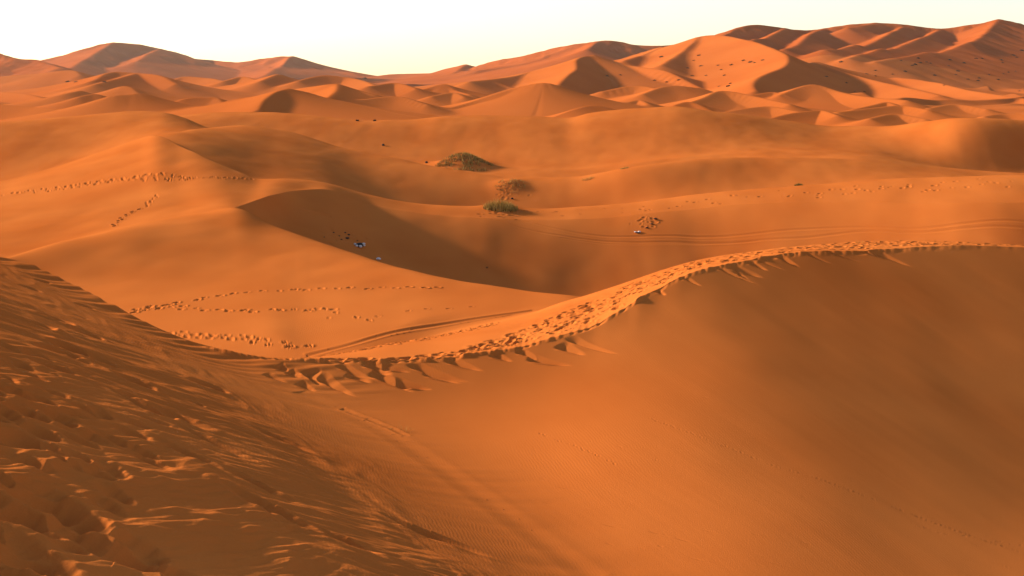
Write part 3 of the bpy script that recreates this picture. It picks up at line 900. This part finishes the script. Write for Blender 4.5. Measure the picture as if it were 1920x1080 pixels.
def blade(vs, fs, x, y, z, h, lean, az, w, seg=3):
    """a bent, tapering three-sided blade"""
    b = len(vs)
    px, py, pz = x, y, z
    ax, ay = math.cos(az), math.sin(az)
    for i in range(seg + 1):
        t = i / seg
        r = w * (1 - t * .9)
        ox = x + ax * lean * h * t * t; oy = y + ay * lean * h * t * t; oz = z + h * t * (1 - .25 * lean * t)
        for k in range(3):
            a = az + k * 2.094
            vs.append((ox + r * math.cos(a), oy + r * math.sin(a), oz))
    for i in range(seg):
        for k in range(3):
            a0 = b + i * 3 + k; a1 = b + i * 3 + (k + 1) % 3
            fs.append((a0, a1, a1 + 3, a0 + 3))


def near_z(x, y):
    """height of the finished near sand at world x, y"""
    u = x / y * F + 960
    j = int(np.clip(np.searchsorted(U, u), 1, NU - 1))
    return float(np.interp(y, GD[:, j], GZ[:, j])) + ZC


def tuft(name, u, v, k0, wx, wy, n, h, label, mats, w=.02, lean=.6, shape=None, cat='grass tuft', group=None, wind=.0):
    j, i = hit(u, v, k0)
    X, Y = GX[i, j], GY[i, j]
    root = empty(name, (X, Y, near_z(X, Y)))
    tag(root, label, cat, group)
    for pname, mat, share, hk in mats:
        vs, fs = [], []
        for _ in range(int(n * share)):
            a = random.uniform(0, 2 * math.pi); r = math.sqrt(random.random())
            dx, dy = wx * r * math.cos(a), wy * r * math.sin(a)
            if shape and not shape(dx / wx, dy / wy):
                continue
            zz = near_z(X + dx, Y + dy) - root.location.z - .03
            hh = h * hk * random.uniform(.5, 1.15) * (1 - .45 * r)
            blade(vs, fs, dx, dy, zz, hh, random.uniform(.1, 1) * lean, random.uniform(0, 2 * math.pi) if random.random() > wind else random.gauss(0, .5), w * random.uniform(.6, 1.3))
        link_mesh(pname, vs, fs, mat, root)
    return root


k3 = CREST['L2'] + 8


def band(dx, dy):
    # grass grows along the crown of the mound and in patches on its near side
    n_ = noise(np.array([dx * 2.3 + 4.1]), np.array([dy * 2.0 + 1.7]), 401)[0]
    n2_ = noise(np.array([dx * 5.3 + 1.1]), np.array([dy * 4.6 + 7.7]), 405)[0]
    if dy > .05:
        return n2_ > -.30
    return n_ + .5 * n2_ > .08


tuft('grass_mound', 870, 303, k3, 3.9, 2.6, 3200, .60, 'large olive grass clump covering a sand mound on the long smooth dune',
     [('foliage', M_GRASS, .58, 1.0), ('straw_foliage', M_STRAW, .26, 1.2), ('dark_foliage', M_DARK, .16, .6)], w=.022, lean=.9, shape=band)
tuft('grass_patch', 957, 346, CREST['V23'] + 10, 1.7, 1.5, 800, .35, 'low dry brown grass patch between the grass mound and the crest tuft',
     [('foliage', M_GRASS, .4, 1.0), ('straw_foliage', M_STRAW, .3, 1.2), ('dark_foliage', M_DARK, .3, .6)], w=.016, lean=1.0, shape=lambda a, b: noise(np.array([a * 2.2 + 9.]), np.array([b * 2.2]), 403)[0] > -.1)
tuft('grass_tuft', 938, 390, CREST['V12'] + 20, 1.45, .8, 900, .85, 'upright yellow green grass tuft on the crest above the tyre tracks',
     [('foliage', M_GREEN, .50, .9), ('straw_foliage', M_STRAW, .45, 1.15), ('dark_foliage', M_DARK, .1, .6)], w=.016, lean=.5)
tuft('straw_tuft', 1170, 316, CREST['V23'] + 10, .5, .3, 160, .3, 'tiny pale straw tuft on the rim to the right of the grass mound',
     [('foliage', M_STRAW, .7, 1), ('dark_foliage', M_DARK, .3, .7)], w=.012, lean=.7, group='small straw tufts')
tuft('straw_tuft', 1101, 336, CREST['V23'] + 10, .7, .35, 150, .35, 'sparse straw tuft low on the slope below the rim tuft',
     [('foliage', M_STRAW, .8, 1), ('dark_foliage', M_DARK, .2, .6)], w=.01, lean=.6, group='small straw tufts')
tuft('green_bush', 1497, 350, CREST['V23'] + 4, .42, .35, 420, .42, 'small green bush behind the ridge on the right',
     [('foliage', M_GREEN, .8, 1), ('dark_foliage', M_DARK, .2, .9)], w=.018, lean=.7, cat='bush')
tuft('green_sprigs', 1611, 455, CREST['L0'] + 2, .24, .08, 46, .15, 'thin green sprigs standing on the trodden crest',
     [('foliage', M_GREEN, .8, 1), ('straw_foliage', M_STRAW, .2, 1.1)], w=.004, lean=.3, cat='grass tuft')
tuft('dry_twigs', 752, 806, 0, .34, .16, 60, .2, 'wispy pale twigs on a scoured ledge in the foreground slope',
     [('straw_foliage', M_STRAW, .85, 1), ('dark_foliage', M_DARK, .5, .25)], w=.0022, lean=1.0, cat='twigs')
tuft('dry_twigs', 1630, 938, 0, .16, .1, 26, .05, 'dark broken twigs lying on the thin trail across the bowl',
     [('straw_foliage', M_DARK, 1, 1)], w=.004, lean=2.2, cat='twigs')
tuft('dry_twigs', 1104, 832, 0, .05, .03, 7, .14, 'single thin pale sprig in the bowl of the near dune',
     [('straw_foliage', M_STRAW, 1, 1)], w=.0016, lean=.6, cat='twigs')


# shrubs far off on the great dunes
def shrub_mesh(seed):
    r = random.Random(seed)
    vs, fs = [], []
    for _ in range(150):
        a = r.uniform(0, 6.283); q = math.sqrt(r.random())
        x_, y_ = 1.0 * q * math.cos(a), .6 * q * math.sin(a)
        z_ = r.random() * (.9 - .6 * q)
        s = r.uniform(.10, .22)
        b = len(vs)
        n1 = [r.gauss(0, 1) for _ in range(3)]; n2 = [r.gauss(0, 1) for _ in range(3)]
        for sx, sy in ((-1, -1), (1, -1), (1, 1), (-1, 1)):
            vs.append((x_ + s * (sx * n1[0] + sy * n2[0]) * .5, y_ + s * (sx * n1[1] + sy * n2[1]) * .5, z_ + s * (sx * n1[2] + sy * n2[2]) * .4))
        fs.append((b, b + 1, b + 2, b + 3))
    return vs, fs


SHRUB_ME = []
for sd in (1, 2, 3):
    vs, fs = shrub_mesh(sd)
    me = bpy.data.meshes.new('shrub'); me.from_pydata(vs, [], fs); me.materials.append(M_SHRUB)
    SHRUB_ME.append(me)


def far_shrub(u, v, wpx, label, group):
    p = fpos(u, v)
    if p is None:
        return
    o = bpy.data.objects.new('desert_shrub', random.choice(SHRUB_ME)); COL.objects.link(o)
    s = wpx / 2 / F * p[1]
    o.location = (p[0], p[1], p[2] + ZC - .1 * s)
    o.scale = (s, s, s * random.uniform(.55, .8))
    o.rotation_euler = (0, 0, random.uniform(-.4, .4))
    tag(o, label, 'shrub', group)


on_tall = [(1301, 114), (1314, 124), (1346, 123), (1351, 131), (1371, 122), (1394, 114), (1407, 117), (1415, 118), (1430, 113), (1310, 104), (1287, 128), (1296, 143), (1323, 142), (1357, 142), (1347, 162), (1369, 157), (1365, 162), (1240, 107)]
for u, v in on_tall:
    far_shrub(u, v, random.uniform(6, 11), 'dark shrub speck on the lit flank of the tall dune with the curling brink', 'shrubs on the tall dune')
for u, v in [(1161, 141), (1227, 151), (1250, 154), (1272, 151), (1137, 143)]:
    far_shrub(u, v, 7, 'dark shrub speck on the shaded face of the pointed dune', 'shrubs on the pointed dune')
on_great = [(1548, 144), (1624, 139), (1640, 133), (1672, 140), (1695, 135), (1715, 122), (1709, 123), (1720, 110), (1725, 118), (1735, 117), (1743, 119), (1777, 123), (1779, 113), (1794, 134), (1791, 140), (1750, 142), (1813, 149), (1834, 147), (1832, 152), (1854, 141), (1828, 110), (1840, 110), (1878, 118), (1876, 113), (1898, 104), (1904, 108), (1915, 95), (1870, 150), (1890, 136), (1903, 134), (1880, 139), (1805, 119), (1769, 160), (1910, 171), (1600, 172), (1620, 172), (1586, 156), (1688, 114), (1640, 143), (1575, 117)]
for u, v in on_great:
    far_shrub(u, v, random.uniform(5, 9), 'dark shrub speck scattered over the foot of the great right hand dune', 'shrubs on the great dune')
for u, v, lab in [(126, 154, 'left of two dark shrubs side by side in the left dune field'), (142, 154, 'right of two dark shrubs side by side in the left dune field'), (195, 154, 'lone dark shrub below the dark topped dune on the left'),
                  (683, 148, 'dark shrub in the low gap of the skyline')]:
    far_shrub(u, v, 8, lab, 'shrubs in the left dune field')


# pebbles, dung and litter
def lump(name, u, v, k0, sx, sy, sz, mat, label, cat, group=None, seed=0, sink=.3, parent=None, off=(0, 0, 0)):
    r = random.Random(seed)
    vs, fs = [], []
    nu, nv = 10, 6
    for i in range(nv + 1):
        th = math.pi * i / nv
        for k in range(nu):
            ph = 2 * math.pi * k / nu
            q = 1 + r.uniform(-.22, .22)
            vs.append((sx * q * math.sin(th) * math.cos(ph), sy * q * math.sin(th) * math.sin(ph), sz * q * math.cos(th)))
    for i in range(nv):
        for k in range(nu):
            fs.append((i * nu + k, i * nu + (k + 1) % nu, (i + 1) * nu + (k + 1) % nu, (i + 1) * nu + k))
    if parent is None:
        X_, Y_, _ = pos(u, v, k0)
        o = link_mesh(name, vs, fs, mat, None, True, (X_, Y_, near_z(X_, Y_) + sz * (1 - sink)))
        tag(o, label, cat, group)
    else:
        o = link_mesh(name, vs, fs, mat, parent, True, off)
    return o


M_WHITE = plain_material('white_plastic', (.62, .58, .56), .5, .12, 20)
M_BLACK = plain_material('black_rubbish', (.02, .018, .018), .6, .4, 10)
M_STONE = plain_material('dark_stone', (.06, .03, .018), .9, .4, 10)
kv = CREST['V12'] + 6
X_, Y_, _ = pos(673, 463, kv)
heap = tag(empty('rubbish_heap', (X_, Y_, near_z(X_, Y_))), 'heap of black and white rubbish lying in the shaded hollow', 'rubbish')
lump('black_bag', 0, 0, 0, .34, .22, .15, M_BLACK, '', '', parent=heap, off=(0, 0, .12), seed=3)
for i, (a, b, c, s) in enumerate(((-.3, -.12, .2, .10), (-.16, -.24, .1, .12), (.12, -.26, .06, .14), (.3, -.05, .2, .13), (.36, -.15, .1, .08))):
    lump('white_bag', 0, 0, 0, s * .9, s * .75, s * .65, M_WHITE, '', '', parent=heap, off=(a, b, c), seed=10 + i)
lump('plastic_bag', 708, 487.5, kv, .16, .13, .10, M_WHITE, 'white plastic bag at the dune edge below the rubbish heap', 'plastic bag', seed=5)
X_, Y_, _ = pos(1194, 437, kv)
h2 = tag(empty('white_litter', (X_, Y_, near_z(X_, Y_))), 'flat white litter with a dark underside beside the tyre tracks', 'litter')
lump('white_sheet', 0, 0, 0, .13, .1, .05, M_WHITE, '', '', parent=h2, off=(-.14, 0, .06), seed=31)
lump('white_sheet', 0, 0, 0, .12, .1, .06, M_WHITE, '', '', parent=h2, off=(.14, 0, .07), seed=32)
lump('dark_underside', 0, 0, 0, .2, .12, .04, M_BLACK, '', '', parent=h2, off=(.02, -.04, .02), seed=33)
for i, (u, v, s) in enumerate(((651, 448, .11), (640, 450, .06), (653, 441, .09), (647, 437, .07), (625, 437, .06), (608, 445, .05), (670, 452, .05), (636, 443, .05))):
    lump('dung_lump', u, v, kv, s * 1.3, s, s * .6, M_STONE, 'dark dung lump on the scuffed sand above the rubbish heap', 'dung', 'dung lumps by the rubbish heap', seed=50 + i)
for i, (u, v, s) in enumerate(((1229, 412, .12), (1221, 421, .1), (1212, 428, .1))):
    lump('dung_lump', u, v, kv, s * 1.3, s, s * .5, M_STONE, 'dark dung lump on the scuffed patch above the tyre tracks', 'dung', 'dung lumps by the tyre tracks', seed=70 + i)
lump('dark_stone', 912, 503, kv, .07, .06, .05, M_STONE, 'lone dark stone on the shaded face below the crest tuft', 'stone', seed=81)
lump('dark_stone', 960, 374, CREST['V23'] + 10, .14, .1, .09, M_STONE, 'dark stone just above the crest tuft', 'stone', seed=82)
lump('dark_stone', 718, 274, CREST['L2'] + 8, .2, .15, .16, M_STONE, 'dark stone on the long dune left of the grass mound', 'stone', seed=83)
lump('dark_stone', 799, 306, CREST['L2'] + 8, .22, .15, .14, M_STONE, 'dark stone at the left foot of the grass mound', 'stone', seed=84)
for i, (u, lab) in enumerate(((670, 'left of two tiny dark bushes standing on the long dune rim'), (702, 'right of two tiny dark bushes standing on the long dune rim'))):
    tuft('rim_bush', u, 227, CREST['V45'] + 20, .25, .2, 90, .4, lab, [('foliage', M_DARK, 1, 1)], w=.03, lean=.6, cat='bush', group='tiny bushes on the dune rim')

# ------------------------------------------------------------------ light, sky, camera
SUN_EL = math.radians(19)
SUN_AZ = (-.93, .37)                     # horizontal direction towards the sun
n = math.hypot(*SUN_AZ)
to_sun = (SUN_AZ[0] / n * math.cos(SUN_EL), SUN_AZ[1] / n * math.cos(SUN_EL), math.sin(SUN_EL))
ld_ = bpy.data.lights.new('sun', 'SUN')
ld_.energy = 5.0
ld_.angle = math.radians(3)
ld_.color = (1, .935, .89)
so = bpy.data.objects.new('sun', ld_); COL.objects.link(so)
from mathutils import Vector
so.rotation_euler = Vector(to_sun).to_track_quat('Z', 'Y').to_euler()
so.location = (-60, 30, 60)

w = bpy.data.worlds.new('World'); scene.world = w
w.use_nodes = True
nt = w.node_tree
bg = nt.nodes['Background']
sky = nt.nodes.new('ShaderNodeTexSky')
sky.sky_type = 'NISHITA'
sky.sun_disc = False
sky.sun_elevation = SUN_EL
sky.sun_rotation = math.atan2(SUN_AZ[0], SUN_AZ[1])
sky.air_density = .85
sky.dust_density = .5
sky.ozone_density = 1.0
nt.links.new(sky.outputs[0], bg.inputs['Color'])
bg.inputs['Strength'].default_value = .135

cam = bpy.data.cameras.new('camera')
co_ = bpy.data.objects.new('camera', cam); COL.objects.link(co_)
co_.location = (0, 0, ZC)
co_.rotation_euler = (math.radians(90), 0, 0)
cam.sensor_width = 36
cam.lens = F / 1920 * 36
cam.shift_y = -(540 - VH) / 1920
cam.clip_start = .1
cam.clip_end = 30000
scene.camera = co_

vs_ = scene.view_settings
vs_.view_transform = 'Standard'
vs_.look = 'None'
vs_.exposure = .78
vs_.gamma = 1
vs_.use_white_balance = True
vs_.white_balance_temperature = 7800
vs_.white_balance_tint = 14
scene.cycles.use_denoising = True
scene.cycles.max_bounces = 8
scene.cycles.diffuse_bounces = 6
